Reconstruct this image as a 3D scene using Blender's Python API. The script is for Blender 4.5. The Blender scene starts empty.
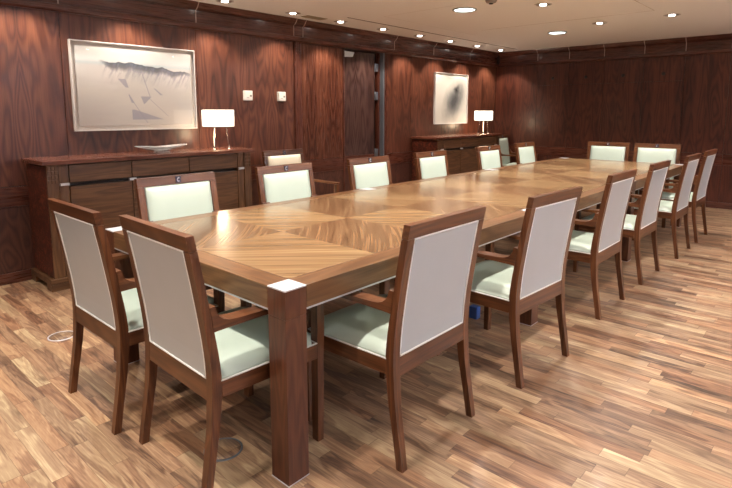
import bpy, bmesh, math, random
from mathutils import Vector, Matrix
C = bpy.context.scene.collection
PI = math.pi
random.seed(4)
# ------------------------------------------------------------------ geometry frame (metres)
W, L, T = 1.509, 6.142, 0.75        # table: x from -W to 0, y from 0 to L
XL, YB, ZC = -3.505, 7.865, 2.444   # left wall, back wall, ceiling
XR, YF = 3.6, -3.2                  # right wall, front wall (behind the viewpoint)

# ------------------------------------------------------------------ node helpers
class NT:
    def __init__(s, name):
        s.m = bpy.data.materials.new(name); s.m.use_nodes = True
        s.t = s.m.node_tree; s.t.nodes.clear()
        s.out = s.t.nodes.new('ShaderNodeOutputMaterial')
        s.b = s.t.nodes.new('ShaderNodeBsdfPrincipled')
        s.t.links.new(s.b.outputs[0], s.out.inputs[0])
    def n(s, typ, **kw):
        o = s.t.nodes.new(typ)
        for k, v in kw.items(): setattr(o, k, v)
        return o
    def put(s, sock, v):
        if isinstance(v, bpy.types.NodeSocket): s.t.links.new(v, sock)
        elif v is not None: sock.default_value = v
    def math(s, op, a, b=0.0, c=None):
        o = s.n('ShaderNodeMath', operation=op); s.put(o.inputs[0], a); s.put(o.inputs[1], b)
        if c is not None: s.put(o.inputs[2], c)
        return o.outputs[0]
    def coord(s):
        return s.n('ShaderNodeTexCoord').outputs['Object']
    def sep(s, v):
        o = s.n('ShaderNodeSeparateXYZ'); s.put(o.inputs[0], v); return o.outputs[0], o.outputs[1], o.outputs[2]
    def comb(s, x, y, z):
        o = s.n('ShaderNodeCombineXYZ')
        for i, v in enumerate((x, y, z)): s.put(o.inputs[i], v)
        return o.outputs[0]
    def noise(s, v, scale=5., detail=4., rough=.5, dist=0.):
        o = s.n('ShaderNodeTexNoise'); s.put(o.inputs['Vector'], v)
        o.inputs['Scale'].default_value = scale; o.inputs['Detail'].default_value = detail
        o.inputs['Roughness'].default_value = rough; o.inputs['Distortion'].default_value = dist
        return o.outputs['Fac']
    def white(s, v):
        o = s.n('ShaderNodeTexWhiteNoise', noise_dimensions='3D'); s.put(o.inputs['Vector'], v); return o.outputs['Value']
    def ramp(s, f, stops, interp='LINEAR'):
        o = s.n('ShaderNodeValToRGB'); s.put(o.inputs[0], f); r = o.color_ramp; r.interpolation = interp
        while len(r.elements) < len(stops): r.elements.new(.5)
        for e, (p, c) in zip(r.elements, stops): e.position = p; e.color = (*c, 1)
        return o.outputs[0]
    def mix(s, f, a, b, mode='MIX'):
        o = s.n('ShaderNodeMix', data_type='RGBA', blend_type=mode); s.put(o.inputs[0], f)
        for i, v in ((6, a), (7, b)):
            if isinstance(v, tuple): v = (*v[:3], 1)
            s.put(o.inputs[i], v)
        return o.outputs[2]
    def base(s, col, rough=.5, metal=0., spec=.5, coat=0., bump=None, bstr=.1, bdist=.002):
        if isinstance(col, tuple): col = (*col[:3], 1)
        s.put(s.b.inputs['Base Color'], col); s.put(s.b.inputs['Roughness'], rough)
        s.b.inputs['Metallic'].default_value = metal
        s.b.inputs['Specular IOR Level'].default_value = spec
        s.b.inputs['Coat Weight'].default_value = coat; s.b.inputs['Coat Roughness'].default_value = .12
        if bump is not None:
            o = s.n('ShaderNodeBump'); o.inputs['Strength'].default_value = bstr; o.inputs['Distance'].default_value = bdist
            s.put(o.inputs['Height'], bump); s.t.links.new(o.outputs[0], s.b.inputs['Normal'])
        return s.m

def plain(name, col, rough=.5, metal=0., spec=.5, coat=0.):
    return NT(name).base(col, rough, metal, spec, coat)

def glow(name, col, strength):
    n = NT(name); n.base(col, .4)
    n.b.inputs['Emission Color'].default_value = (*col, 1); n.b.inputs['Emission Strength'].default_value = strength
    return n.m

def grain_value(n, g, a, b, freq=1.0, gs=1.0):
    """wood figure along g; a,b across"""
    v1 = n.comb(n.math('MULTIPLY', g, .9*freq*gs), n.math('MULTIPLY', a, 9*freq), n.math('MULTIPLY', b, 9*freq))
    low = n.noise(v1, 1.0, 2., .5, .3)
    rings = n.math('SINE', n.math('MULTIPLY', low, 60.))
    rings = n.math('MULTIPLY_ADD', rings, .5, .5)
    v2 = n.comb(n.math('MULTIPLY', g, 5*freq*gs), n.math('MULTIPLY', a, 150*freq), n.math('MULTIPLY', b, 150*freq))
    fine = n.noise(v2, 1.0, 3., .6)
    r = n.math('MULTIPLY', rings, .24)
    r = n.math('MULTIPLY_ADD', fine, .62, r)
    r = n.math('ADD', r, .08)
    return n.math('MULTIPLY_ADD', n.math('SUBTRACT', low, .5), .7, r), fine

def wood(name, axis, dark, mid, light, rough=.33, coat=.12, freq=1.0):
    n = NT(name); x, y, z = n.sep(n.coord())
    ri = n.n('ShaderNodeObjectInfo').outputs['Random']
    off = n.math('MULTIPLY', ri, 7.3)
    g, a, b = {'x': (x, y, z), 'y': (y, x, z), 'z': (z, x, y)}[axis]
    g = n.math('ADD', g, off); a = n.math('ADD', a, off)
    v, fine = grain_value(n, g, a, b, freq)
    col = n.ramp(v, [(.12, dark), (.5, mid), (.88, light)])
    return n.base(col, n.math('MULTIPLY_ADD', fine, .15, rough-.07), coat=coat, spec=.35, bump=fine, bstr=.06)

# colours (linear)
CH_D, CH_M, CH_L = (.034, .0105, .0042), (.095, .032, .0120), (.175, .066, .026)
M = {}
for ax in 'xyz': M['chair_'+ax] = wood('chair_walnut_'+ax, ax, CH_D, CH_M, CH_L)
for ax in 'xyz': M['table_'+ax] = wood('table_walnut_'+ax, ax, (.070, .030, .013), (.148, .069, .030), (.24, .123, .058), rough=.3)
M['leg_z'] = wood('table_leg_walnut', 'z', (.040, .0115, .0055), (.082, .026, .012), (.135, .048, .022), rough=.36)
for ax in 'xyz': M['cred_'+ax] = wood('credenza_walnut_'+ax, ax, (.036, .015, .007), (.095, .043, .020), (.165, .082, .038), rough=.4)
for ax in 'xyz': M['trim_'+ax] = wood('panelling_walnut_'+ax, ax, (.028, .008, .0055), (.070, .020, .012), (.13, .042, .023), rough=.28, coat=.4)
M['cred_top'] = wood('sideboard_top_walnut', 'y', (.05, .015, .010), (.12, .040, .024), (.20, .075, .045), rough=.25, coat=.4)
M['trim_dark'] = plain('shadow_gap_brown', (.012, .005, .004), .6)
M['metal'] = plain('brushed_aluminium', (.58, .57, .62), .4, .3)
M['chrome'] = plain('polished_metal', (.75, .76, .78), .15, 1.)
M['grey_metal'] = plain('grey_metal', (.16, .18, .21), .3, .6)
M['white'] = plain('white_plastic', (.82, .80, .76), .4)
M['black'] = plain('black_plastic', (.012, .012, .013), .4)
M['navy'] = plain('dark_blue_enamel', (.018, .020, .045), .3)
M['piping'] = plain('pale_piping', (.86, .85, .82), .5)
M['blue'] = plain('blue_plastic', (.06, .16, .55), .4)

def fabric(name, col, col2, rough, sc):
    n = NT(name); v = n.noise(n.coord(), 9., 2.); f = n.noise(n.coord(), sc, 2.)
    c = n.mix(v, col, col2)
    m = n.base(c, rough, bump=f, bstr=.12, bdist=.001)
    return m
M['leather'] = fabric('mint_white_leather', (.46, .535, .465), (.50, .57, .505), .42, 260.)
M['cream'] = fabric('cream_leather', (.80, .72, .58), (.84, .77, .63), .42, 260.)
M['backcloth'] = fabric('grey_back_leather', (.42, .43, .44), (.45, .46, .475), .30, 300.)

def marquetry():
    n = NT('table_marquetry'); x, y, z = n.sep(n.coord())
    xc = n.math('ADD', x, W/2)
    right = n.math('GREATER_THAN', xc, 0.)
    cell = n.math('FLOOR', n.math('DIVIDE', n.math('SUBTRACT', y, .1), .495))
    par = n.math('MODULO', n.math('ADD', n.math('ADD', cell, right), 20.), 2.)   # 1 -> grain (1,1)
    d1 = n.math('MULTIPLY', n.math('ADD', x, y), .7071); d2 = n.math('MULTIPLY', n.math('SUBTRACT', x, y), .7071)
    def sel(a, b): return n.math('ADD', n.math('MULTIPLY', a, par), n.math('MULTIPLY', b, n.math('SUBTRACT', 1., par)))
    g = sel(d1, d2); a = sel(d2, d1)
    wn = n.white(n.comb(cell, right, 0.))
    off = n.math('MULTIPLY', wn, 9.)
    g2 = n.math('ADD', g, off); a2 = n.math('ADD', a, off)
    yc = n.math('MULTIPLY_ADD', n.math('ADD', cell, .5), .495, .1); xcc = n.math('MULTIPLY_ADD', right, .654, -W/2-.327)
    gl = n.math('SUBTRACT', g, n.math('MULTIPLY', n.math('SUBTRACT', xcc, yc), .7071))
    bow = n.math('MULTIPLY', n.math('MULTIPLY', gl, gl), .14)
    a2 = n.math('ADD', a2, n.math('MULTIPLY', bow, n.math('SUBTRACT', 1., par)))
    v, fine = grain_value(n, g2, a2, off, 1.0, .3)
    l2 = n.noise(n.comb(n.math('MULTIPLY', g2, .35), n.math('MULTIPLY', a2, 10.), off), 1., 1.)
    v = n.math('ADD', v, n.math('MULTIPLY', n.math('SINE', n.math('MULTIPLY', l2, 80.)), .10))
    broad = n.noise(n.comb(n.math('MULTIPLY', g2, .3), n.math('MULTIPLY', a2, 7.), off), 1., 2.)
    v = n.math('MULTIPLY_ADD', n.math('SUBTRACT', broad, .5), .5, v)
    cA = n.ramp(v, [(.1, (.135, .072, .033)), (.5, (.235, .138, .068)), (.9, (.34, .218, .112))])
    cB = n.ramp(v, [(.0, (.060, .028, .014)), (.5, (.165, .087, .043)), (1., (.29, .170, .086))])
    col = n.mix(par, cB, cA)
    return n.base(col, n.math('MULTIPLY_ADD', fine, .08, .17), coat=.05, spec=.42, bump=fine, bstr=.03)
M['marq'] = marquetry()

def floor_mat():
    n = NT('parquet_strips'); x, y, z = n.sep(n.coord())
    pw = .064
    r = n.math('DIVIDE', y, pw); row = n.math('FLOOR', r)
    w1 = n.white(n.comb(row, 3.7, 0.))
    ln = n.math('MULTIPLY_ADD', n.white(n.comb(row, 9.1, 2.)), .25, .38)
    q = n.math('DIVIDE', n.math('ADD', x, n.math('MULTIPLY', w1, 5.)), ln); idx = n.math('FLOOR', q)
    rnd = n.white(n.comb(idx, row, 1.)); rnd2 = n.white(n.comb(idx, row, 5.))
    o = n.math('MULTIPLY', rnd2, 20.)
    g = n.math('ADD', x, o); a = n.math('ADD', y, n.math('MULTIPLY', rnd, 13.))
    v1 = n.comb(n.math('MULTIPLY', g, 2.0), n.math('MULTIPLY', a, 15.), o)
    low = n.noise(v1, 1., 3., .55, .7)
    rings = n.math('MULTIPLY_ADD', n.math('SINE', n.math('MULTIPLY', low, 38.)), .5, .5)
    fine = n.noise(n.comb(n.math('MULTIPLY', g, 8.), n.math('MULTIPLY', a, 160.), 0.), 1., 3., .6)
    v = n.math('ADD', n.math('MULTIPLY', rings, .20), n.math('MULTIPLY_ADD', n.math('SUBTRACT', fine, .5), .6, .18))
    v = n.math('ADD', v, n.math('MULTIPLY', n.math('SUBTRACT', low, .5), .9))
    v = n.math('ADD', v, n.math('MULTIPLY', n.math('SUBTRACT', rnd, .5), .46))
    v = n.math('ADD', v, .22)
    col = n.ramp(v, [(.02, (.044, .022, .014)), (.26, (.140, .073, .044)), (.50, (.265, .152, .090)), (.76, (.385, .252, .150)), (.98, (.56, .42, .255))])
    tint = n.ramp(rnd2, [(0., (1.0, .86, .78)), (.5, (1., 1., 1.)), (1., (.96, 1.0, .98))])
    col = n.mix(1., col, tint, 'MULTIPLY')
    vo = n.n('ShaderNodeTexVoronoi'); n.put(vo.inputs['Vector'], n.comb(n.math('MULTIPLY', g, 3.2), n.math('MULTIPLY', a, 9.), o)); vo.inputs['Scale'].default_value = 1.
    kn = n.ramp(n.math('ADD', vo.outputs['Distance'], n.math('MULTIPLY', low, .25)), [(.16, (1, 1, 1)), (.34, (0, 0, 0))])
    col = n.mix(n.math('MULTIPLY', kn, .6), col, (.07, .035, .02))
    fy = n.math('FRACT', r); fx = n.math('FRACT', q)
    ey = n.math('MINIMUM', fy, n.math('SUBTRACT', 1., fy)); ex = n.math('MULTIPLY', n.math('MINIMUM', fx, n.math('SUBTRACT', 1., fx)), 5.)
    e = n.math('MINIMUM', ey, ex); seam = n.math('LESS_THAN', e, .012)
    col = n.mix(n.math('MULTIPLY', seam, .55), col, (.05, .025, .015))
    return n.base(col, n.math('MULTIPLY_ADD', fine, .12, .36), coat=.04, bump=fine, bstr=.04)
M['floor'] = floor_mat()

def veneer(name, axis, x0, leaf, dark, mid, light, rough=.3, zs=.55):
    """book-matched flame veneer on a wall whose horizontal axis is x or y"""
    n = NT(name); x, y, z = n.sep(n.coord())
    h = n.math('SUBTRACT', x if axis == 'x' else y, x0)
    m = n.math('PINGPONG', h, leaf)
    pan = n.math('FLOOR', n.math('DIVIDE', h, leaf*2)); o = n.math('MULTIPLY', n.white(n.comb(pan, 1., 1.)), 3.)
    s = .31/leaf
    low = n.noise(n.comb(n.math('MULTIPLY', m, 3.2*s), n.math('ADD', n.math('MULTIPLY', z, zs), o), 0.), 1., 2.5, .5, .25)
    F = n.math('ADD', n.math('MULTIPLY', low, 120.), n.math('MULTIPLY', m, 60.*s))
    rings = n.math('POWER', n.math('MULTIPLY_ADD', n.math('SINE', F), .5, .5), .6)
    big = n.noise(n.comb(n.math('MULTIPLY', m, 9.*s), n.math('MULTIPLY', z, .8), n.math('ADD', o, 4.)), 1., 2.)
    fine = n.noise(n.comb(n.math('MULTIPLY', m, 150.), n.math('MULTIPLY', z, 5.), o), 1., 3., .6)
    v = n.math('ADD', n.math('MULTIPLY', rings, .30), n.math('MULTIPLY', fine, .42))
    v = n.math('ADD', v, n.math('MULTIPLY', n.math('SUBTRACT', big, .5), .55)); v = n.math('ADD', v, .08)
    col = n.ramp(v, [(.1, dark), (.5, mid), (.9, light)])
    return n.base(col, n.math('MULTIPLY_ADD', fine, .12, rough), coat=.06, spec=.4, bump=fine, bstr=.04)
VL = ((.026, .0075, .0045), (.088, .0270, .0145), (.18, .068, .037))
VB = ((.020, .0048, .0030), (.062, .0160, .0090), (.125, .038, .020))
M['ven_left'] = veneer('flame_veneer_long_wall', 'y', .52, .311, *VL)
M['ven_low'] = veneer('flame_veneer_dado', 'y', .52, .311, (.024, .009, .007), (.062, .022, .015), (.12, .045, .028), zs=1.0)
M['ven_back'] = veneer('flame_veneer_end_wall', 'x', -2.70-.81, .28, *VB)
M['ven_door'] = veneer('flame_veneer_door', 'y', 3.13, .185, *VL, rough=.2)
M['ven_leaf'] = veneer('flame_veneer_door_leaf', 'y', .0, .36, (.020, .009, .008), (.050, .024, .020), (.09, .048, .038), rough=.16)

def burl():
    n = NT('burl_veneer'); c = n.coord()
    a = n.noise(c, 14., 3., .6, 1.8); r = n.math('MULTIPLY_ADD', n.math('SINE', n.math('MULTIPLY', a, 22.)), .5, .5)
    return n.base(n.ramp(r, [(0., (.020, .005, .004)), (.5, (.085, .019, .010)), (1., (.18, .048, .024))]), .3, coat=.2)
M['burl'] = burl()
def ceil_mat():
    n = NT('painted_ceiling'); f = n.noise(n.coord(), 40., 2.)
    return n.base(n.mix(f, (.88, .865, .84), (.90, .885, .86)), .8, bump=f, bstr=.03)
M['ceil'] = ceil_mat()
M['plaster'] = plain('brown_wall_panelling', (.16, .085, .06), .5)
def glass():
    n = NT('clear_glass'); n.base((1, 1, 1), .03); n.b.inputs['Transmission Weight'].default_value = 1.; n.b.inputs['IOR'].default_value = 1.46
    return n.m
M['glass'] = glass()

def dish():
    n = NT('dish_glass'); n.base((.95, .97, .98), .06); n.b.inputs['Transmission Weight'].default_value = .72; n.b.inputs['IOR'].default_value = 1.5
    return n.m
M['dish'] = dish()

def picture_dunes():
    n = NT('pale_dune_landscape_print'); x, y, z = n.sep(n.coord())
    # u 0..1 along y, v 0..1 up
    u = n.math('DIVIDE', n.math('ADD', y, .58), 1.16); v = n.math('DIVIDE', n.math('ADD', z, .38), .76)
    low = n.noise(n.comb(n.math('MULTIPLY', u, 2.), n.math('MULTIPLY', v, 5.), 0.), 1., 3., .6, .5)
    sky = n.ramp(v, [(.0, (.47, .44, .42)), (.45, (.52, .49, .46)), (.74, (.50, .49, .48)), (.77, (.42, .50, .53)), (.80, (.56, .57, .56)), (1., (.62, .61, .58))])
    c = n.mix(n.math('MULTIPLY', n.math('SUBTRACT', low, .40), 1.3), sky, (.38, .36, .38))
    crest = n.math('ADD', .795, n.math('MULTIPLY', n.math('SUBTRACT', n.noise(n.comb(n.math('MULTIPLY', u, 8.), 0., 0.), 1., 5.), .5), .13))
    crest = n.math('SUBTRACT', crest, n.math('MULTIPLY', n.math('MAXIMUM', n.math('SUBTRACT', u, .45), 0.), .16))
    dd = n.math('SUBTRACT', crest, v)
    inside = n.ramp(u, [(.20, (0, 0, 0)), (.27, (1, 1, 1)), (.90, (1, 1, 1)), (.97, (.3, .3, .3))])
    env = n.ramp(u, [(.18, (0, 0, 0)), (.32, (1, 1, 1)), (.80, (.8, .8, .8)), (1., (.15, .15, .15))])
    wid = n.math('MULTIPLY', n.math('MULTIPLY_ADD', n.noise(n.comb(n.math('MULTIPLY', u, 26.), 0., 3.), 1., 4.), .15, .04), env)
    band = n.ramp(n.math('DIVIDE', dd, n.math('ADD', wid, .004)), [(0., (0, 0, 0)), (.08, (1, 1, 1)), (.55, (.85, .85, .85)), (1., (0, 0, 0))])
    c = n.mix(n.math('MULTIPLY', n.math('MULTIPLY', band, inside), .92), c, (.035, .048, .065))
    st = n.noise(n.comb(n.math('MULTIPLY', n.math('ADD', u, n.math('MULTIPLY', v, -.30)), 38.), n.math('MULTIPLY', v, 5.), 0.), 1., 4., .65)
    fade = n.ramp(dd, [(0., (0, 0, 0)), (.03, (1, 1, 1)), (.26, (0, 0, 0))])
    stm = n.ramp(st, [(.46, (0, 0, 0)), (.60, (1, 1, 1))])
    c = n.mix(n.math('MULTIPLY', n.math('MULTIPLY', stm, fade), n.math('MULTIPLY', inside, .75)), c, (.15, .16, .22))
    # violet folds running down the slope
    def fold(u0, v0, du, dv, w0, w1):
        t_ = n.math('DIVIDE', n.math('SUBTRACT', v0, v), dv)
        cen = n.math('MULTIPLY_ADD', t_, du, u0); wd = n.math('MULTIPLY_ADD', t_, w1-w0, w0)
        m_ = n.math('LESS_THAN', n.math('ABSOLUTE', n.math('SUBTRACT', u, cen)), wd)
        return n.math('MULTIPLY', m_, n.math('MULTIPLY', n.math('GREATER_THAN', t_, 0.), n.math('LESS_THAN', t_, 1.)))
    for a_ in ((.37, .60, .04, .10, .03, .012), (.42, .42, .03, .10, .005, .012), (.56, .40, -.02, .09, .045, .004), (.45, .24, .12, .12, .012, .13), (.63, .50, .06, .08, .006, .012), (.53, .70, .06, .30, .004, .003), (.44, .36, .12, .28, .003, .003), (.58, .38, .16, .22, .003, .003)):
        c = n.mix(n.math('MULTIPLY', fold(*a_), .75), c, (.25, .25, .31))
    return n.base(c, .5)
def picture_ink():
    n = NT('ink_cloud_print'); x, y, z = n.sep(n.coord())
    u = n.math('DIVIDE', n.math('ADD', y, .48), .96); v = n.math('DIVIDE', n.math('ADD', z, .40), .80)
    nz = n.noise(n.comb(n.math('MULTIPLY', u, 3.5), n.math('MULTIPLY', v, 2.2), 0.), 1., 4., .6, .4)
    du = n.math('SUBTRACT', u, n.math('MULTIPLY_ADD', v, .38, .42)); dv = n.math('SUBTRACT', v, .46)
    d = n.math('SQRT', n.math('ADD', n.math('MULTIPLY', n.math('MULTIPLY', du, du), 7.), n.math('MULTIPLY', n.math('MULTIPLY', dv, dv), 3.4)))
    k = n.math('SUBTRACT', 1.30, n.math('ADD', d, n.math('MULTIPLY', nz, .62)))
    c = n.ramp(k, [(0., (.58, .55, .50)), (.28, (.44, .42, .38)), (.55, (.22, .22, .21)), (.85, (.07, .07, .075))])
    du2 = n.math('SUBTRACT', u, n.math('MULTIPLY_ADD', n.math('ABSOLUTE', n.math('SUBTRACT', v, .70)), .5, .64)); dv2 = n.math('SUBTRACT', v, .68)
    d2 = n.math('SQRT', n.math('ADD', n.math('MULTIPLY', n.math('MULTIPLY', du2, du2), 16.), n.math('MULTIPLY', n.math('MULTIPLY', dv2, dv2), 14.)))
    kk = n.ramp(n.math('ADD', d2, n.math('MULTIPLY', nz, .9)), [(.60, (1, 1, 1)), (.92, (0, 0, 0))])
    c = n.mix(kk, c, (.014, .014, .018))
    return n.base(c, .5)
M['dunes'] = picture_dunes(); M['ink'] = picture_ink()

# ------------------------------------------------------------------ mesh helpers
def link(name, bm, mats, parent=None, smooth=False):
    bmesh.ops.recalc_face_normals(bm, faces=bm.faces)
    me = bpy.data.meshes.new(name); bm.to_mesh(me); bm.free()
    o = bpy.data.objects.new(name, me); C.objects.link(o)
    if not isinstance(mats, (list, tuple)): mats = [mats]
    for m in mats: me.materials.append(m)
    if smooth:
        for p in me.polygons: p.use_smooth = True
    if parent is not None: o.parent = parent
    return o
def bx(bm, x0, x1, y0, y1, z0, z1, bev=0., mi=0):
    r = bmesh.ops.create_cube(bm, size=1.)
    vs = r['verts']
    for v in vs:
        v.co = Vector(((x0+x1)/2+v.co.x*(x1-x0), (y0+y1)/2+v.co.y*(y1-y0), (z0+z1)/2+v.co.z*(z1-z0)))
    fs = set(f for v in vs for f in v.link_faces)
    for f in fs: f.material_index = mi
    if bev > 0:
        es = list(set(e for v in vs for e in v.link_edges))
        bmesh.ops.bevel(bm, geom=es, offset=bev, segments=2, affect='EDGES', profile=.5)
    return bm
def box(name, x0, x1, y0, y1, z0, z1, mat, parent=None, bev=0.):
    return link(name, bx(bmesh.new(), x0, x1, y0, y1, z0, z1, bev), mat, parent)
def lathe(bm, prof, seg=32, cx=0, cy=0, cap=True, mi=0):
    rings = []
    for r, z in prof:
        rings.append([bm.verts.new((cx+r*math.cos(2*PI*i/seg), cy+r*math.sin(2*PI*i/seg), z)) for i in range(seg)])
    for a, b in zip(rings, rings[1:]):
        for i in range(seg):
            f = bm.faces.new((a[i], a[(i+1) % seg], b[(i+1) % seg], b[i])); f.smooth = True; f.material_index = mi
    if cap:
        for rr in (rings[0], rings[-1]):
            f = bm.faces.new(rr); f.material_index = mi
    return bm
def tube(bm, pts, r, seg=8, closed=False):
    pts = [Vector(p) for p in pts]; n = len(pts); rings = []
    for i, p in enumerate(pts):
        if closed: t = (pts[(i+1) % n]-pts[i-1]).normalized()
        else: t = (pts[min(i+1, n-1)]-pts[max(i-1, 0)]).normalized()
        a = Vector((0, 0, 1)) if abs(t.z) < .9 else Vector((1, 0, 0))
        u = t.cross(a).normalized(); w = t.cross(u)
        rings.append([bm.verts.new(p+u*r*math.cos(2*PI*k/seg)+w*r*math.sin(2*PI*k/seg)) for k in range(seg)])
    for i in range(n if closed else n-1):
        a, b = rings[i], rings[(i+1) % n]
        for k in range(seg): bm.faces.new((a[k], a[(k+1) % seg], b[(k+1) % seg], b[k])).smooth = True
    if not closed: bm.faces.new(rings[0]); bm.faces.new(rings[-1])
    return bm
def prism(bm, poly, a0, a1, axis='y', mi=0):
    """extrude polygon; axis y: poly is (x,z); axis x: poly is (y,z)"""
    def P(p, a): return (p[0], a, p[1]) if axis == 'y' else (a, p[0], p[1])
    A = [bm.verts.new(P(p, a0)) for p in poly]; B = [bm.verts.new(P(p, a1)) for p in poly]
    n = len(poly)
    for f in [bm.faces.new(A), bm.faces.new(B)] + [bm.faces.new((A[i], A[(i+1) % n], B[(i+1) % n], B[i])) for i in range(n)]:
        f.material_index = mi
    return bm
def empty(name, loc=(0, 0, 0), rz=0., label=None, cat=None, group=None):
    o = bpy.data.objects.new(name, None); C.objects.link(o); o.location = loc; o.rotation_euler = (0, 0, rz)
    o.empty_display_size = .1
    if label: tag(o, label, cat, group)
    return o
def tag(o, label, cat, group=None):
    o['label'] = label; o['category'] = cat
    if group: o['group'] = group
    return o
def struct(o):
    o['kind'] = 'structure'; return o
def dup(root, loc, rz, label=None, group=None):
    r = root.copy(); C.objects.link(r); r.location = loc; r.rotation_euler = (0, 0, rz)
    if label: r['label'] = label
    if group: r['group'] = group
    for ch in list(root.children):
        c = ch.copy(); C.objects.link(c); c.parent = r
        for g in ch.children:
            d = g.copy(); C.objects.link(d); d.parent = c
    return r

# ------------------------------------------------------------------ the room
struct(box('floor', XL-.6, XR+.1, YF-.1, YB+.1, -.06, 0, M['floor']))
ceiling = struct(box('ceiling', XL-.6, XR+.1, YF-.1, YB+.1, ZC, ZC+.1, M['ceil']))
# shadow-gap slot, access panel and vent in the ceiling
bm = bmesh.new(); bx(bm, -2.955, -2.935, 3.37, 7.55, ZC-.0025, ZC+.001); link('shadow_gap', bm, plain('slot_brown', (.17, .13, .11), .8), ceiling)
bm = bmesh.new(); bx(bm, -2.3, -.23, 5.245, 5.252, ZC-.0015, ZC+.001); bx(bm, -.237, -.23, 3.2, 5.25, ZC-.0015, ZC+.001); link('access_panel_joint', bm, plain('joint_brown', (.55, .50, .44), .8), ceiling)
bm = bmesh.new(); bx(bm, -3.29, -3.17, 2.97, 3.27, ZC-.004, ZC+.001)
for k in range(4): bx(bm, -3.28+k*.028, -3.266+k*.028, 2.98, 3.26, ZC-.008, ZC-.003)
link('vent_grille', bm, plain('vent_olive', (.36, .31, .20), .6), ceiling)
bm = bmesh.new(); bx(bm, -2.60, -1.55, 3.6, 3.604, ZC-.001, ZC+.001); bx(bm, -2.60, -2.596, 3.6, 5.6, ZC-.001, ZC+.001); link('panel_joint', bm, plain('joint_faint', (.70, .66, .60), .8), ceiling)

# left wall with a door opening y 3.89-4.69
DY0, DY1, DZ = 3.14, 4.69, 2.19
bm = bmesh.new()
bx(bm, XL-.16, XL-.012, YF-.1, DY0, 0, ZC); bx(bm, XL-.16, XL-.012, DY1, YB+.1, 0, ZC); bx(bm, XL-.16, XL-.012, DY0, DY1, DZ, ZC)
wl = struct(link('wall_left', bm, M['trim_dark']))
cuts = [YF, -1.97, -.725, .52, 1.765, 3.03]
for a, b in zip(cuts, cuts[1:]):
    box('upper_panel', XL-.012, XL, a+.002, b-.002, .785, 2.205, M['ven_left'], wl, .002)
    box('lower_panel', XL-.012, XL-.002, a+.002, b-.002, .09, .62, M['ven_low'], wl, .002)
    box('dado_rail', XL-.012, XL+.004, a+.001, b-.001, .622, .78, M['trim_y'], wl, .003)
for a, b in ((4.745, 5.30), (5.30, 6.55), (6.55, YB)):
    box('upper_panel', XL-.012, XL, a+.002, b-.002, .785, 2.205, M['ven_left'], wl, .002)
    box('lower_panel', XL-.012, XL-.002, a+.002, b-.002, .09, .62, M['ven_low'], wl, .002)
    box('dado_rail', XL-.012, XL+.004, a+.001, b-.001, .622, .78, M['trim_y'], wl, .003)
p = box('pilaster', XL-.012, XL+.022, 3.035, 3.135, .09, 2.205, M['trim_z'], wl, .003)
bm = bmesh.new()
for i in range(3):
    for j in range(4): bx(bm, XL+.020, XL+.028, 3.042+i*.031, 3.067+i*.031, 2.055+j*.035, 2.084+j*.035, .002)
link('capital_block', bm, M['trim_z'], p)
box('door_jamb', XL-.16, XL+.006, 4.692, 4.743, 0, 2.205, M['trim_z'], wl, .002)
# cornice along the left wall and back wall
crown = [(0, 0), (.035, 0), (.035, .032), (.012, .04), (.012, .165), (.028, .172), (.05, .19), (.072, .222), (.080, .236), (0, .236)]
def cornice(name, axis, a0, a1, at, sgn, mat, ticks, tilt=0):
    bm = bmesh.new()
    poly = [(at+sgn*d, 2.208+h) for d, h in crown]
    prism(bm, poly, a0, a1, 'y' if axis == 'y' else 'x')
    o = struct(link(name, bm, mat))
    rail = bmesh.new()
    poly = [(at, 2.190), (at+sgn*.020, 2.190), (at+sgn*.045, 2.205), (at+sgn*.045, 2.245), (at+sgn*.030, 2.252), (at, 2.252)]
    prism(rail, poly, a0, a1, 'y' if axis == 'y' else 'x'); link('cornice_rail', rail, mat, o)
    for t in ticks:
        b = bmesh.new()
        pl = [(at+sgn*(d+.004), 2.208+h) for d, h in crown[3:9]] + [(at+sgn*.010, 2.43), (at+sgn*.002, 2.25)]
        prism(b, pl, t-.0045, t+.0045, 'y' if axis == 'y' else 'x'); link('joint_strip', b, plain('pale_joint', (.42, .32, .28), .4), o)
    return o
cornice('trim_1', 'y', YF, YB, XL, 1, M['trim_y'], (.52, 1.77, 3.03, 3.17, 4.89, 5.86, 6.93))
cornice('trim_2', 'x', XL+.08, XR, YB, -1, M['trim_x'], (-2.70, -2.15, -1.59, -1.0, -.45, .11, .67))
# baseboards
def board(name, x0, x1, y0, y1, mat):
    bm = bmesh.new(); bx(bm, x0, x1, y0, y1, 0, .088, .004); return struct(link(name, bm, mat))
bb = board('baseboard_left', XL-.012, XL+.014, YF, 3.13, M['trim_y'])
box('far_length', XL-.012, XL+.014, 4.75, YB, 0, .088, M['trim_y'], bb, .004)
board('baseboard_back', XL+.014, XR, YB-.014, YB+.012, M['trim_x'])
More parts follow.
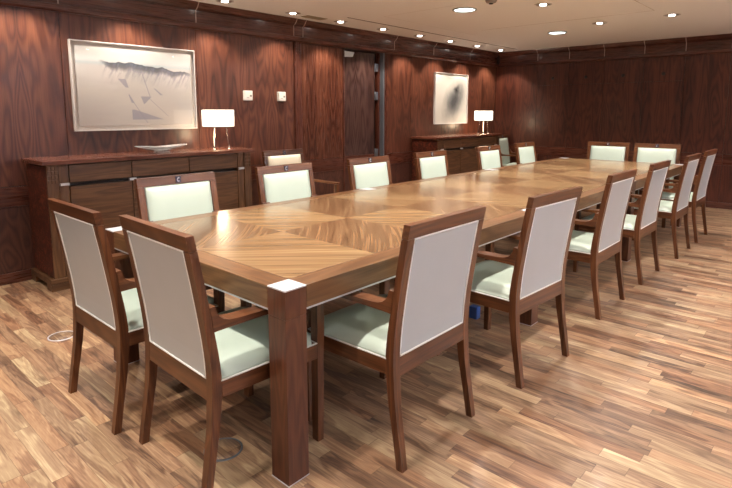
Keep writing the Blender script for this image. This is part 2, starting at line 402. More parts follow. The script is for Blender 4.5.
# back wall
wb = struct(box('wall_back', XL-.16, XR+.1, YB+.012, YB+.14, 0, ZC, M['trim_dark']))
xs = [-3.505, -2.70, -2.15, -1.59, -1.0, -.45, .11, .67, 1.23, 1.79, 2.35, 2.91, XR]
for i, (a, b) in enumerate(zip(xs, xs[1:])):
    if 1 <= i <= 4:
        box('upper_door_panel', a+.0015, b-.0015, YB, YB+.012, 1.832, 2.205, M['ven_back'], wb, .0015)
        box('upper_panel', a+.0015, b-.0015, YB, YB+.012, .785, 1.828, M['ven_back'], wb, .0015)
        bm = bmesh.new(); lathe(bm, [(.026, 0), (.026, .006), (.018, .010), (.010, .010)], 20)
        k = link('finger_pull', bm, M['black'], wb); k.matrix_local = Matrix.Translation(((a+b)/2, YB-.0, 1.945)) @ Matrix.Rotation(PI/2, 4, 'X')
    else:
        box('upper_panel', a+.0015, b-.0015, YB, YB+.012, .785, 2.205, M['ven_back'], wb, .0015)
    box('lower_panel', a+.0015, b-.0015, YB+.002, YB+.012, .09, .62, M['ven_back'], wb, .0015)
    box('dado_rail', a+.001, b-.001, YB-.004, YB+.012, .622, .78, M['trim_x'], wb, .003)
# right and front walls (behind and beside the viewpoint)
wr = struct(box('wall_right', XR, XR+.12, YF-.1, YB+.1, 0, ZC, M['plaster']))
wf = struct(box('wall_front', XL-.16, XR+.1, YF-.12, YF, 0, ZC, M['plaster']))

# door: fixed leaf + slightly set-back leaf with hinges, reveal behind
d1 = struct(empty('door_1', (0, 0, 0)))
box('door_panel', XL-.05, XL-.012, DY0+.004, 3.868, .785, DZ-.004, M['ven_door'], d1, .002)
box('lock_rail', XL-.05, XL-.008, DY0+.004, 3.868, .622, .782, M['trim_y'], d1, .003)
box('kick_panel', XL-.05, XL-.012, DY0+.004, 3.868, .01, .62, M['ven_low'], d1, .002)
box('meeting_stile', XL-.05, XL-.002, 3.870, 3.892, .01, DZ-.004, M['trim_z'], d1, .002)
d2 = struct(empty('door_2', (XL-.075, 4.565, 0), 0))
d2.rotation_euler = (0, 0, -math.radians(5.0))
leaf = -.655
box('door_panel', -.04, 0, leaf, 0, .785, DZ-.01, M['ven_leaf'], d2, .002)
box('lock_rail', -.04, .004, leaf, 0, .622, .782, M['trim_y'], d2, .003)
box('kick_panel', -.04, 0, leaf, 0, .01, .62, M['ven_low'], d2, .002)
bm = bmesh.new(); prism(bm, [(leaf+.02, 2.175), (leaf+.245, 2.165), (leaf+.215, 2.105), (leaf+.02, 2.095)], .001, .035, 'x')
link('door_closer', bm, plain('pale_grey_metal', (.80, .92, .98), .2, .1), d2)
for z in (1.99, 1.60, .80):
    h = box('hinge', -.006, .008, -.006, .082, z-.055, z+.055, M['grey_metal'], d2, .002)
    bm = bmesh.new(); lathe(bm, [(.007, z-.06), (.007, z+.06)], 10, .008, .005); link('hinge_pin', bm, M['grey_metal'], h)
box('hinge_jamb', -.04+XL-.075, XL-.055, 4.625, 4.652, 0, DZ, M['trim_z'], wl, 0)
box('jamb_strip', XL-.10, XL+.002, 4.655, 4.690, 0, DZ, M['grey_metal'], wl, .002)
# dark lobby wall behind the doors
bm = bmesh.new(); bx(bm, XL-.60, XL-.56, 2.9, 4.9, 0, ZC); bx(bm, XL-.56, XL-.16, 2.9, 2.94, 0, ZC); bx(bm, XL-.56, XL-.16, 4.86, 4.9, 0, ZC)
struct(link('wall_lobby', bm, M['trim_dark']))

# ------------------------------------------------------------------ conference table
tb = empty('conference_table', (-W/2, L/2, 0), 0, 'long walnut conference table with diamond marquetry top and silver corner caps', 'table')
tbi = Matrix.Translation((W/2, -L/2, 0))
def tpart(name, bm, mats, parent=None):
    o = link(name, bm, mats, parent or tb)
    o.matrix_parent_inverse = tbi if parent is None else Matrix.Identity(4)
    return o
s = .1
tpart('tabletop', bx(bmesh.new(), -W+s, -s, s, L-s, .70, T, 0), M['marq'])
ys_leg = [0, (L-s)/3, 2*(L-s)/3, L-s]
# border boards: sides split by the leg caps
for i in range(3):
    y0, y1 = ys_leg[i]+s, ys_leg[i+1]
    for x0 in (-W, -s):
        bm = bx(bmesh.new(), x0, x0+s, y0+.001, y1-.001, .664, T, .0015); b = tpart('border_rail', bm, M['table_y'])
        st = bx(bmesh.new(), x0+.001, x0+s-.001, y0, y1, .657, .664); link('silver_strip', st, M['metal'], b)
for y0 in (0, L-s):
    bm = bx(bmesh.new(), -W+s+.001, -s-.001, y0, y0+s, .664, T, .0015); b = tpart('border_rail', bm, M['table_x'])
    st = bx(bmesh.new(), -W+s, -s, y0+.001, y0+s-.001, .657, .664); link('silver_strip', st, M['metal'], b)
for y0 in ys_leg:
    for x0 in (-W, -s):
        bm = bmesh.new(); bx(bm, x0, x0+s, y0, y0+s, .642, T-.004, .0015); bx(bm, x0+.0005, x0+s-.0005, y0+.0005, y0+s-.0005, .003, .640, .0015)
        bx(bm, x0+.003, x0+s-.003, y0+.003, y0+s-.003, .638, .644)
        lg = tpart('leg', bm, M['leg_z'])
        link('silver_cap', bx(bmesh.new(), x0-.0005, x0+s+.0005, y0-.0005, y0+s+.0005, T-.005, T+.0008, .0008), M['metal'], lg)
        link('silver_foot', bx(bmesh.new(), x0-.001, x0+s+.001, y0-.001, y0+s+.001, 0, .003), M['metal'], lg)
tpart('marquetry_line', bx(bmesh.new(), -W+s-.001, -W+s+.0015, s, L-s, T-.002, T+.0003), M['cred_y'])
tpart('marquetry_line', bx(bmesh.new(), -s-.0015, -s+.001, s, L-s, T-.002, T+.0003), M['cred_y'])
tpart('marquetry_line', bx(bmesh.new(), -W+s, -s, s-.001, s+.0015, T-.002, T+.0003), M['cred_x'])

# ------------------------------------------------------------------ chairs (local: back towards +x, seat towards -x)
PR = [(0, .050), (.08, .038), (.16, .025), (.26, .010), (.36, .003), (.44, 0.), (.52, .004), (.60, .013), (.70, .028), (.80, .044), (.90, .062), (.98, .077)]
def rear(z):
    for (z0, a), (z1, b) in zip(PR, PR[1:]):
        if z <= z1: return a+(b-a)*(z-z0)/(z1-z0)
    return PR[-1][1]
def thick(z): return .030+.008*math.exp(-((z-.42)/.16)**2)
def slab(bm, y0, y1, z0, z1, f0, f1, nz=14, ny=1, dz=0.):
    """solid between x=f0(z) and x=f1(z)"""
    for_ = []
    zs = [z0+(z1-z0)*i/nz for i in range(nz+1)]
    loops = []
    for z in zs:
        loops.append([bm.verts.new((f0(z), y0, z)), bm.verts.new((f0(z), y1, z)), bm.verts.new((f1(z), y1, z)), bm.verts.new((f1(z), y0, z))])
    for a, b in zip(loops, loops[1:]):
        for k in range(4): bm.faces.new((a[k], a[(k+1) % 4], b[(k+1) % 4], b[k]))
    bm.faces.new(loops[0]); bm.faces.new(loops[-1])
    return bm
def pad(bm, fx, y0, y1, z0, z1, puff, edge, nx=14, nz=16):
    """puffed cushion: fx(z) is its base surface, swelling towards -x"""
    g = []
    for i in range(nz+1):
        row = []
        for j in range(nx+1):
            u, v = j/nx, i/nz
            e = min(1., min(u, 1-u)*7)**.5*min(1., min(v, 1-v)*7)**.5
            zz = z0+(z1-z0)*v
            row.append(bm.verts.new((fx(zz)-edge-puff*e, y0+(y1-y0)*u, zz)))
        g.append(row)
    for i in range(nz):
        for j in range(nx): bm.faces.new((g[i][j], g[i][j+1], g[i+1][j+1], g[i+1][j])).smooth = True
    # skirt down to the base
    rim = [g[0][j] for j in range(nx+1)]+[g[i][nx] for i in range(1, nz+1)]+[g[nz][j] for j in range(nx-1, -1, -1)]+[g[i][0] for i in range(nz-1, 0, -1)]
    base = [bm.verts.new((fx(v.co.z), v.co.y, v.co.z)) for v in rim]
    n = len(rim)
    for i in range(n): bm.faces.new((rim[i], rim[(i+1) % n], base[(i+1) % n], base[i]))
    bm.faces.new(base)
    return bm
HW = .268
def make_chair(leather):
    t = empty('armchair', (0, 0, 0), 0, 'armchair', 'armchair')
    for s_ in (-1, 1):
        ya, yb = sorted((s_*HW, s_*(HW-.040)))
        bm = bmesh.new(); slab(bm, ya, yb, 0, .916, lambda z: rear(z)-thick(z), rear, 22)
        for v in bm.verts:   # taper of the rear leg towards the foot
            if abs(v.co.y) < HW-.02 and v.co.z < .35: v.co.y += s_*.010*(1-v.co.z/.35)
        link('back_post', bm, M['chair_z'], t)
        # front leg, tapering downwards
        bm = bmesh.new(); lo = .006
        x0, x1 = -.508, -.470
        A = [(x0+lo, ya+lo*(s_ < 0), 0), (x1-lo*.3, ya+lo*(s_ < 0), 0), (x1-lo*.3, yb-lo*(s_ > 0), 0), (x0+lo, yb-lo*(s_ > 0), 0)]
        B = [(x0, ya, .622), (x1, ya, .622), (x1, yb, .622), (x0, yb, .622)]
        va = [bm.verts.new(p) for p in A]; vb = [bm.verts.new(p) for p in B]
        bm.faces.new(va); bm.faces.new(vb)
        for k in range(4): bm.faces.new((va[k], va[(k+1) % 4], vb[(k+1) % 4], vb[k]))
        link('leg', bm, M['chair_z'], t)
        # armrest, sweeping up into the post
        top = [(-.520, .644), (-.20, .648), (-.11, .649), (-.075, .652), (-.052, .660), (-.036, .673), (-.026, .692), (-.020, .714)]
        end = [(rear(.712)-thick(.712), .712), (rear(.62)-thick(.62)+.002, .622), (-.05, .624), (-.20, .627), (-.513, .628)]
        bm = bmesh.new(); prism(bm, top+end, *sorted((s_*(HW+.002), s_*(HW-.060)))); link('armrest', bm, M['chair_x'], t)
        bm = bx(bmesh.new(), -.470, rear(.4)-thick(.4)-.001, *sorted((s_*(HW-.002), s_*(HW-.028))), .372, .432, .002); link('seat_rail', bm, M['chair_x'], t)
    link('seat_rail', bx(bmesh.new(), -.506, -.478, -(HW-.047), HW-.047, .372, .432, .002), M['chair_y'], t)
    link('bottom_rail', slab(bmesh.new(), -(HW-.040), HW-.040, .362, .438, lambda z: rear(z)-.028, lambda z: rear(z)-.001, 4), M['chair_y'], t)
    tr = link('top_rail', slab(bmesh.new(), -HW, HW, .918, .971, lambda z: rear(z)-.030, rear, 3), M['chair_y'], t)
    # emblem on the front of the top rail
    fx = rear(.945)-.030
    em = link('emblem', bx(bmesh.new(), fx-.005, fx+.004, -.018, .018, .925, .965, .001), M['navy'], t)
    bm = bmesh.new()
    outer = [(math.cos(a)*.0115, .945+math.sin(a)*.0135) for a in [math.radians(50+i*26) for i in range(11)]]
    inner = [(-.004*0+math.cos(a)*.0060-.002, .945+math.sin(a)*.0085) for a in [math.radians(310-i*26) for i in range(11)]]
    prism(bm, [(-y, z) for y, z in outer+inner], fx-.0075, fx-.004, 'x'); link('crescent_mark', bm, M['metal'], em)
    # upholstered back
    bp = link('back_panel', slab(bmesh.new(), -(HW-.041), HW-.041, .439, .917, lambda z: rear(z)-.016, lambda z: rear(z)-.004, 18), M['backcloth'], t)
    pts = []
    a, z0, z1 = HW-.045, .443, .913
    for i in range(13): z = z0+(z1-z0)*i/12; pts.append((rear(z)-.003, -a, z))
    for i in range(1, 9): pts.append((rear(z1)-.003, -a+2*a*i/8, z1))
    for i in range(1, 13): z = z1+(z0-z1)*i/12; pts.append((rear(z)-.003, a, z))
    for i in range(1, 8): pts.append((rear(z0)-.003, a-2*a*i/8, z0))
    link('piping', tube(bmesh.new(), pts, .0042, 6, True), M['piping'], bp)
    link('back_cushion', pad(bmesh.new(), lambda z: rear(z)-.017, -(HW-.047), HW-.047, .455, .914, .016, .014), leather, t)
    # seat
    bm = bmesh.new()
    nx, ny = 16, 16; g = []
    X0, X1, Y = -.502, -.034, HW-.006
    for i in range(nx+1):
        row = []
        for j in range(ny+1):
            u, v = i/nx, j/ny; e = min(1, min(u, 1-u)*6)**.5*min(1, min(v, 1-v)*6)**.5
            x = X0+(X1-X0)*u; y = -Y+2*Y*v
            if x < -.464 and abs(y) > HW-.05: y = math.copysign(HW-.05, y)
            row.append(bm.verts.new((x, y, .446+.034*e)))
        g.append(row)
    for i in range(nx):
        for j in range(ny): bm.faces.new((g[i][j], g[i][j+1], g[i+1][j+1], g[i+1][j])).smooth = True
    rim = g[0][:]+[g[i][ny] for i in range(1, nx+1)]+[g[nx][j] for j in range(ny-1, -1, -1)]+[g[i][0] for i in range(nx-1, 0, -1)]
    base = [bm.verts.new((v.co.x, v.co.y, .433)) for v in rim]
    for i in range(len(rim)): bm.faces.new((rim[i], rim[(i+1) % len(rim)], base[(i+1) % len(rim)], base[i]))
    bm.faces.new(base)
    st = link('seat', bm, leather, t)
    yy = HW-.003
    P = [(-.035, -yy, .437), (-.468, -yy, .437), (-.469, -(HW-.052), .437), (-.508, -(HW-.052), .437), (-.508, HW-.052, .437), (-.469, HW-.052, .437), (-.468, yy, .437), (-.035, yy, .437)]
    link('piping', tube(bmesh.new(), P, .0032, 6), M['piping'], st)
    def splay(o):
        for v in o.data.vertices: v.co.y *= 1+.05*max(0., min(1., -v.co.x/.45))
    for c in t.children:
        if c.name.split('.')[0] in ('leg', 'armrest', 'seat_rail', 'seat'):
            splay(c)
            for g in c.children: splay(g)
    return t
proto = make_chair(M['leather'])
GR, GL = 'armchairs along the right side of the table', 'armchairs along the left side of the table'
first = [True]
def place(x, y, rz, label, group):
    if first[0]:
        first[0] = False
        proto.location = (x, y, 0); proto.rotation_euler = (0, 0, rz); proto['label'] = label; proto['group'] = group
        return proto
    return dup(proto, (x, y, 0), rz, label, group)
R = [(.212, .610, 0, 'walnut armchair with lilac-grey back, nearest on right side, beside the front table leg'),
     (.280, 1.505, -.06, 'walnut armchair second from the front on the right side of the table'),
     (.245, 2.690, 0, 'walnut armchair third from the front on the right side of the table'),
     (.245, 3.660, 0, 'walnut armchair fourth from the front on the right side of the table'),
     (.275, 4.72, 0, 'walnut armchair fifth from the front on the right side, second from the far end'),
     (.280, 5.56, 0, 'walnut armchair farthest along the right side, rightmost chair in the photo')]
for x, y, a, lb in R: place(x, y, a, lb, GR)
Lf = [(-1.715, .566, 0, 'armchair with mint white back on left side, in front of the near sideboard, largest there'),
      (-1.735, 1.470, 0, 'mint-backed armchair second along the left side, in front of the chair against the wall'),
      (-1.715, 2.420, 0, 'mint-backed armchair third along the left side, in front of the door leaf with hinges'),
      (-1.715, 3.380, 0, 'mint-backed armchair fourth along the left side, at the near corner of the far sideboard'),
      (-1.725, 4.58, 0, 'mint-backed armchair fifth along the left side, in front of the far sideboard'),
      (-1.73, 5.56, 0, 'mint-backed armchair farthest along the left side, in the corner by the end wall')]
for x, y, a, lb in Lf: place(x, y, PI, lb, GL)
GN, GE = 'armchairs at the near end of the table', 'armchairs at the far end of the table'
place(-1.072, -.244, -PI/2, 'walnut armchair with olive-grey back, leftmost chair in the photo', GN)
place(-.412, -.203, -PI/2-.03, 'walnut armchair at near table end, beside the front table leg on its left', GN)
place(-.995, 6.385, PI/2, 'pale-backed armchair at the far table end, left one of the two', GE)
place(-.395, 6.385, PI/2, 'pale-backed armchair at the far table end, right one of the two', GE)
GW = 'armchairs standing against the panelled wall'
w1 = place(-3.02, 2.50, PI, 'cream-seated armchair standing against the wall between near sideboard and doors', GW)
for c in w1.children:
    if c.name.startswith(('seat', 'back_cushion')) and not c.name.startswith('seat_rail'):
        c.data = c.data.copy(); c.data.materials[0] = M['cream']
place(-3.10, 7.505, PI+.10, 'armchair tucked in the room corner beyond the far sideboard, mostly hidden', GW)

# ------------------------------------------------------------------ sideboards (local origin: back-left corner at wall; x out of wall, y along)
def make_sideboard():
    t = empty('sideboard', (XL+.016, .165, 0), 0, 'sideboard', 'sideboard')
    D, LN = .475, 1.91
    link('top', bx(bmesh.new(), 0, D+.012, -.005, LN, .977, 1.010, .003), M['cred_top'], t)
    box('back_carcass', 0, .40, .045, LN-.045, .09, .977, M['trim_dark'], t)
    for y0, y1 in ((.028, .045), (LN-.045, LN-.028)):
        box('side_panel', .0, D-.02, y0, y1, .10, .962, M['burl'], t, .002)
    bm = bmesh.new(); bx(bm, 0, D, 0, LN, .052, .095, .003); bx(bm, .36, D-.002, .002, LN-.002, 0, .052, .002); bx(bm, 0, .10, .002, LN-.002, 0, .052, .002)
    link('plinth', bm, M['cred_y'], t)
    for y0 in (.030, LN-.110):
        p = box('pilaster', .38, D-.012, y0, y0+.08, .095, .975, M['cred_z'], t, .002)
        bm = bmesh.new()
        for i in range(3):
            for j in range(4): bx(bm, D-.014, D-.005, y0+.006+i*.024, y0+.025+i*.024, .835+j*.034, .862+j*.034, .002)
        link('carved_block', bm, M['cred_z'], p)
    for y0, y1 in ((.114, .184), (LN-.184, LN-.114)):
        box('stile', .38, D-.020, y0, y1, .095, .975, M['cred_z'], t, .002)
    f = D-.018
    ys = [.188, .676, 1.204, LN-.188]
    for i, (a, b) in enumerate(zip(ys, ys[1:])):
        dr = box('drawer', .38, f, a+.003, b-.003, .832, .968, M['cred_y'], t, .002)
        do = box('door', .38, f, a+.003, b-.003, .100, .800, M['cred_y'], t, .002)
        if i == 1:
            box('handle', f, f+.020, a-.030, a+.030, .806, .826, M['metal'], do, .002)
            bm = bmesh.new(); lathe(bm, [(.016, 0), (.016, .006), (.010, .012)], 16)
            k = link('ring_pull', bm, M['chrome'], do); k.matrix_local = Matrix.Translation((f, b-.05, .73)) @ Matrix.Rotation(PI/2, 4, 'Y')
    st = [c for c in t.children if c.name.startswith('stile')]
    for c, (a, b) in zip(st, ((.118, .182), (LN-.182, LN-.118))):
        box('handle', D-.022, D-.002, a, b, .812, .832, M['metal'], c, .002)
    return t
sb = make_sideboard(); GS = 'matching sideboards along the left wall'
sb['label'] = 'near walnut sideboard with burl side panel under the large dune picture'; sb['group'] = GS
sb2 = dup(sb, (XL+.016, 5.30, 0), 0, 'far walnut sideboard in the corner under the small ink picture', GS)

# ------------------------------------------------------------------ table lamps
shade_m = NT('lit_lamp_shade'); shade_m.base((.9, .86, .78), .7)
shade_m.b.inputs['Emission Color'].default_value = (1., .92, .78, 1); shade_m.b.inputs['Emission Strength'].default_value = 1.0
shade_m = shade_m.m
def lamp(x, y, label):
    t = empty('table_lamp', (x, y, 1.010), 0, label, 'table lamp', 'twin drum table lamps on the sideboards')
    bm = bmesh.new(); lathe(bm, [(.152, .225), (.154, .300), (.152, .385), (.149, .385), (.151, .300), (.149, .225), (.152, .225)], 40, cap=False)
    sh = link('lamp_shade', bm, shade_m, t, True)
    bm = bmesh.new(); lathe(bm, [(.003, .230), (.149, .230), (.149, .233), (.003, .233)], 40); link('diffuser', bm, shade_m, sh)
    for k in range(3):
        a = 1.05+k*2*PI/3; c, s_ = math.cos(a)*.085, math.sin(a)*.085
        bm = bmesh.new(); tube(bm, [(c*1.15, s_*1.15, .006), (c, s_, .12), (c*.9, s_*.9, .228)], .0065, 8); g = link('glass_rod', bm, M['glass'], t, True)
        bm = bmesh.new(); lathe(bm, [(.014, 0), (.014, .005), (.009, .009)], 14, c*1.15, s_*1.15); link('rod_foot', bm, M['chrome'], g)
    l = bpy.data.lights.new('lamp_glow', 'POINT'); l.energy = LAMP_E; l.color = (1., .72, .45); l.shadow_soft_size = .06
    o = bpy.data.objects.new('lamp_glow', l); C.objects.link(o); o.location = (0, 0, .14); o.parent = t
    return t
LAMP_E = 3.4
lamp(-3.20, 1.795, 'white drum table lamp on near sideboard, right of the dune picture')
lamp(-3.20, 6.930, 'white drum table lamp on far sideboard, right of the ink picture')

# glass dish on the near sideboard
t = empty('glass_dish', (-3.20, 1.20, 1.010), PI/2, 'shallow clear glass dish on small square foot, on the near sideboard', 'glass dish')
bm = bmesh.new(); n_ = 24
rings = []
for sgn, dz in ((1, 0), (-1, -.006)):
    rr = []
    for k in range(6):
        f_ = k/5
        ring = [bm.verts.new((math.cos(2*PI*i/n_)*.25*f_, math.sin(2*PI*i/n_)*.09*f_, .022+.032*f_**2*(1+.5*abs(math.cos(2*PI*i/n_)))+dz)) for i in range(n_)] if k else [bm.verts.new((0, 0, .022+dz))]
        rr.append(ring)
    for a, b in zip(rr, rr[1:]):
        for i in range(n_):
            if len(a) == 1: bm.faces.new((a[0], b[i], b[(i+1) % n_]))
            else: bm.faces.new((a[i], b[i], b[(i+1) % n_], a[(i+1) % n_]))
    rings.append(rr[-1])
for i in range(n_): bm.faces.new((rings[0][i], rings[0][(i+1) % n_], rings[1][(i+1) % n_], rings[1][i]))
link('bowl', bm, M['dish'], t, True)
box('foot', -.06, .06, -.04, .04, 0, .016, M['dish'], t, .003)

# ------------------------------------------------------------------ pictures (origin at centre)
def picture(name, y, z, w, h, mat, label, depth=.036):
    t = empty(name, (XL, y, z), 0, label, 'framed picture')
    fr = .009
    bm = bmesh.new()
    bx(bm, 0.001, depth, -w/2, w/2, h/2-fr, h/2, .001); bx(bm, 0.001, depth, -w/2, w/2, -h/2, -h/2+fr, .001)
    bx(bm, 0.001, depth, -w/2, -w/2+fr, -h/2+fr, h/2-fr, .001); bx(bm, 0.001, depth, w/2-fr, w/2, -h/2+fr, h/2-fr, .001)
    link('frame', bm, plain('white_lacquer_frame', (.60, .57, .56), .35), t)
    box('mount', .001, .008, -w/2+fr, w/2-fr, -h/2+fr, h/2-fr, plain('off_white_mount', (.72, .68, .64), .7), t)
    m = fr+.035 if w > 1 else fr+.003
    box('print', .014, .020, -w/2+m, w/2-m, -h/2+m, h/2-m, mat, t)
    if w < 1: return t
    gl = NT('picture_glazing'); gl.t.nodes.remove(gl.b)
    tr = gl.n('ShaderNodeBsdfTransparent'); gs = gl.n('ShaderNodeBsdfGlossy'); gs.inputs['Roughness'].default_value = .03
    fn = gl.n('ShaderNodeFresnel'); fn.inputs[0].default_value = 1.45; mx = gl.n('ShaderNodeMixShader')
    gf = gl.n('ShaderNodeNewGeometry').outputs['Backfacing']; gl.t.links.new(gl.math('MULTIPLY', fn.outputs[0], gl.math('SUBTRACT', 1., gf)), mx.inputs[0]); gl.t.links.new(tr.outputs[0], mx.inputs[1]); gl.t.links.new(gs.outputs[0], mx.inputs[2]); gl.t.links.new(mx.outputs[0], gl.out.inputs[0])
    box('glazing', depth-.006, depth-.003, -w/2+fr, w/2-fr, -h/2+fr, h/2-fr, gl.m, t)
    return t
picture('framed_picture', 1.150, 1.594, 1.15, .768, M['dunes'], 'large white box-framed print of pale dunes above the near sideboard')
picture('framed_picture', 6.375, 1.590, .965, .815, M['ink'], 'small white framed print with black ink cloud above the far sideboard')

# thermostats
def stat(y, label):
    t = empty('thermostat', (XL, y, 1.50), 0, label, 'thermostat', 'thermostats on the long wall')
    box('casing', .001, .045, -.050, .050, 0, .105, M['white'], t, .006)
    box('display', .045, .0465, .012, .036, .040, .060, plain('lcd_grey', (.22, .24, .22), .3), t)
    box('button', .045, .047, -.025, .000, .026, .033, plain('pale_grey_button', (.35, .35, .35), .5), t)
stat(2.355, 'white square thermostat on the wall, nearer the lamp')
stat(2.820, 'white square thermostat on the wall, nearer the doors')

# ------------------------------------------------------------------ ceiling lights
M['hot'] = glow('halogen_lamp_face', (1., .93, .85), 14.)
M['fluo'] = glow('fluorescent_lens', (.82, 1., .97), 4.2)
M['reflector'] = plain('dark_reflector', (.20, .15, .12), .35, .6)
def small_body():
    t = empty('downlight', (0, 0, ZC), 0, 'downlight', 'downlight')
    bm = bmesh.new(); lathe(bm, [(.086, 0), (.086, -.004), (.078, -.006), (.072, -.002), (.072, 0)], 32, cap=False); link('trim_ring', bm, plain('satin_trim', (.55, .50, .45), .4, .4), t)
    bm = bmesh.new(); lathe(bm, [(.072, -.0005), (.072, -.002), (.034, -.002), (.034, -.0005)], 32, cap=False); link('reflector', bm, M['reflector'], t)
    bm = bmesh.new(); lathe(bm, [(.032, -.001), (.032, -.006), (.026, -.010)], 24); link('bulb', bm, M['hot'], t)
    return t
def big_body():
    t = empty('round_ceiling_light', (0, 0, ZC), 0, 'light', 'ceiling light')
    bm = bmesh.new(); lathe(bm, [(.128, 0), (.128, -.008), (.112, -.012), (.106, -.006), (.106, 0)], 40, cap=False); link('trim_ring', bm, plain('grey_trim', (.45, .47, .48), .35, .5), t)
    bm = bmesh.new(); lathe(bm, [(.105, -.001), (.105, -.006), (.06, -.009)], 40); link('lens', bm, M['fluo'], t)
    return t
sm = small_body(); bg = big_body(); used = {'s': False, 'b': False}
def spot(t, e, size, blend, col, soft=.04, tilt=(0, 0)):
    l = bpy.data.lights.new('beam', 'SPOT'); l.energy = e; l.spot_size = math.radians(size); l.spot_blend = blend; l.color = col; l.shadow_soft_size = soft
    o = bpy.data.objects.new('beam', l); C.objects.link(o); o.location = (0, 0, -.018); o.rotation_euler = (tilt[0], tilt[1], 0); o.parent = t
def small(x, y, label, e, size=84, blend=.6, col=(1., .93, .82), group='small recessed halogen downlights', tilt=(0, 0)):
    if used['s']: t = dup(sm, (x, y, ZC), 0, label, group)
    else: t = sm; used['s'] = True; t.location = (x, y, ZC); t['label'] = label; t['group'] = group
    PEND.append((t, e, size, blend, col, .035, tilt)); return t
def big(x, y, label, e, group='large round fluorescent ceiling lights'):
    if used['b']: t = dup(bg, (x, y, ZC), 0, label, group)
    else: t = bg; used['b'] = True; t.location = (x, y, ZC); t['label'] = label; t['group'] = group
    PEND.append((t, e, 112, .5, (.90, 1., .93), .08, (0, 0))); return t
PEND = []
EW = 56.; WC = (1., .88, .74)
ordn = ['at the upper left edge of the photo, nearest', 'second nearest, above the thermostats', 'third, beside the ceiling vent', 'fourth, above the door leaf with hinges', 'fifth, right after the doors', 'sixth, above the ink picture', 'seventh, above the far sideboard', 'last, in the far corner']
for k in range(-3, 8):
    y = [1.92, 2.78, 3.52, 4.30, 5.10, 5.88, 6.67, 7.46][k] if k >= 0 else 1.92+.85*k
    lb = 'small downlight in the left wall row, '+ordn[k] if k >= 0 else 'small halogen downlight of the left wall row, out of frame above the near picture'
    small(-3.205, y, lb, EW, 104, .45, WC)
EC = 80.
small(-.975, 4.15, 'small halogen downlight above the table, nearest, at the top edge', EC, 128, .6)
small(-.945, 5.69, 'small halogen downlight towards the end wall, left one of two', EC, 128, .6)
small(-.16, 5.67, 'small halogen downlight towards the end wall, rightmost in the photo', EC, 128, .6)
off = 'small halogen downlight added in the near part of the ceiling, out of frame'  # unseen downlights on the same grid, added to light the room
for y in (-2.01, -.47, 1.07, 2.61): small(-.97, y, off, EC, 128, .6)
for y in (-2.01, -.47, 1.07, 2.61, 4.15): small(-.16, y, off, EC, 128, .6)
for y in (-2.01, -.47, 1.07, 2.61, 4.15, 5.69): small(1.46, y, off, EC*.40, 128, .6)  # weaker side row, added as fill
EB = 26.
big(-1.70, 3.85, 'large round ceiling light with pale green glow, nearer one, at the top centre', EB)
big(-1.64, 6.10, 'large round ceiling light with pale green glow, farther one, near the end wall', EB)
for x, y in ((-1.70, 1.55), (-1.70, -.75)): big(x, y, 'large round ceiling light added out of frame above the near table end', EB)  # unseen pair, added for more light over the near end
for a in PEND: spot(*a)
# unseen uplighters added on the right wall to brighten the ceiling
def uplighter(x, y, rz, first_=None):
    t = empty('added_uplighter', (x, y, 1.95), rz, 'white half-bowl uplighter added out of frame to brighten the ceiling', 'added fill light', 'uplighters added for ceiling fill')
    bm = bmesh.new(); lathe(bm, [(.03, -.10), (.09, -.07), (.13, 0), (.125, 0), (.085, -.06), (.02, -.085)], 28, cap=False); link('bowl', bm, M['white'], t)
    box('bracket', -.16, -.10, -.03, .03, -.06, 0, M['white'], t)
    l = bpy.data.lights.new('added_uplight', 'AREA'); l.shape = 'DISK'; l.size = .2; l.energy = UP_E; l.color = (.80, .90, 1.)
    o = bpy.data.objects.new('added_uplight', l); C.objects.link(o); o.location = (0, 0, -.02); o.rotation_euler = (PI, 0, 0); o.parent = t
UP_E = 96.
for y in (.6, 2.2, 3.8, 5.4, 7.0): uplighter(XR-.17, y, PI)
# smoke detector
t = empty('smoke_detector', (-1.25, 3.60, ZC), 0, 'small round smoke detector at the top edge of the photo', 'smoke detector')
bm = bmesh.new(); lathe(bm, [(.055, 0), (.055, -.012), (.045, -.028), (.02, -.034)], 28); link('casing', bm, plain('detector_grey', (.28, .24, .21), .5), t)
bm = bmesh.new(); lathe(bm, [(.022, -.034), (.022, -.040), (.012, -.043)], 18); link('sensor', bm, M['black'], t)

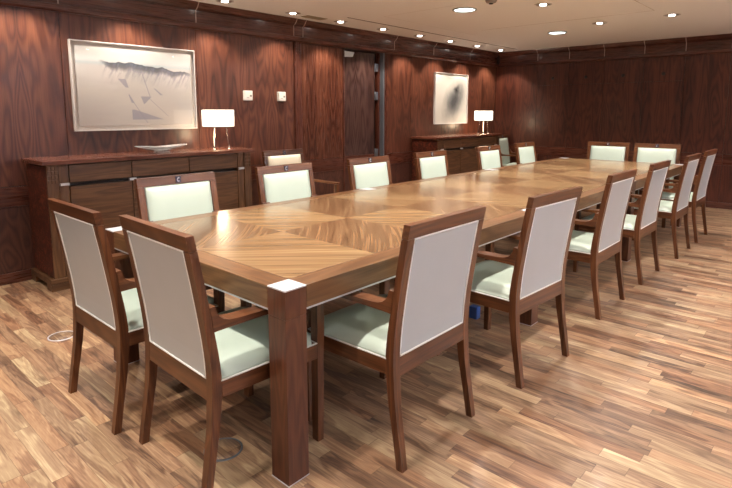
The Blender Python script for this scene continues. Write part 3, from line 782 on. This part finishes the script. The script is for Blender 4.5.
# ------------------------------------------------------------------ floor outlets and blue plug
def outlet(x, y, label, mat):
    t = empty('floor_outlet', (x, y, 0), 0, label, 'floor outlet', 'round floor outlets')
    bm = bmesh.new(); lathe(bm, [(.078, 0), (.078, .003), (.071, .004), (.071, .001)], 40, cap=False); link('metal_ring', bm, mat, t)
    bm = bmesh.new(); lathe(bm, [(.070, 0), (.070, .002), (.01, .002)], 40); link('wooden_lid', bm, M['floor'], t)
outlet(-2.085, -.075, 'round floor outlet with bright metal ring, left of leftmost chair', M['metal'])
outlet(-.375, -.035, 'round floor outlet with dark ring, under chair beside front table leg', M['grey_metal'])
o = box('plug_adapter', -.03, .03, -.025, .025, 0, .085, M['blue'], None, .006); o.location = (-.345, 1.895, 0)
tag(o, 'small blue plug adapter on the floor under the table behind the nearest right chair', 'plug')

# ------------------------------------------------------------------ unseen window added on the right wall, glowing pane as cool fill
win = struct(empty('added_window_1', (XR, 0, 0)))
wy0, wy1 = -2.8, 2.4
box('added_window_pane', -.012, -.008, wy0, wy1, .95, 2.1, glow('added_fill_glow', (.78, .82, 1.), WIN_E if 'WIN_E' in globals() else .5), win)
bm = bmesh.new()
for k in range(6):
    y = wy0+(wy1-wy0)*k/5; bx(bm, -.05, -.001, y-.03, y+.03, .9, 2.15)
for z in (.9, 2.1): bx(bm, -.05, -.001, wy0, wy1, z, z+.05)
link('added_window_frame', bm, M['grey_metal'], win)

# ------------------------------------------------------------------ world, camera, view
w = bpy.data.worlds.new('world'); bpy.context.scene.world = w; w.use_nodes = True
w.node_tree.nodes['Background'].inputs[0].default_value = (.7, .75, .9, 1); w.node_tree.nodes['Background'].inputs[1].default_value = .3
cam = bpy.data.cameras.new('camera'); co = bpy.data.objects.new('camera', cam); C.objects.link(co)
cam.sensor_width = 36.; cam.lens = 532.75/732*36; cam.shift_y = -(244-183.2)/732; cam.clip_start = .05
co.location = (1.4168, -1.1438, 1.3725); co.rotation_euler = (math.radians(90-7.588), 0, math.radians(42.112))
sc = bpy.context.scene; sc.camera = co
sc.view_settings.view_transform = 'Standard'; sc.view_settings.look = 'None'; sc.view_settings.gamma = 1.; sc.view_settings.use_curve_mapping = False
sc.view_settings.exposure = .66
sc.cycles.max_bounces = 8; sc.cycles.diffuse_bounces = 3; sc.cycles.glossy_bounces = 4; sc.cycles.transparent_max_bounces = 8
sc.cycles.sample_clamp_indirect = 4.
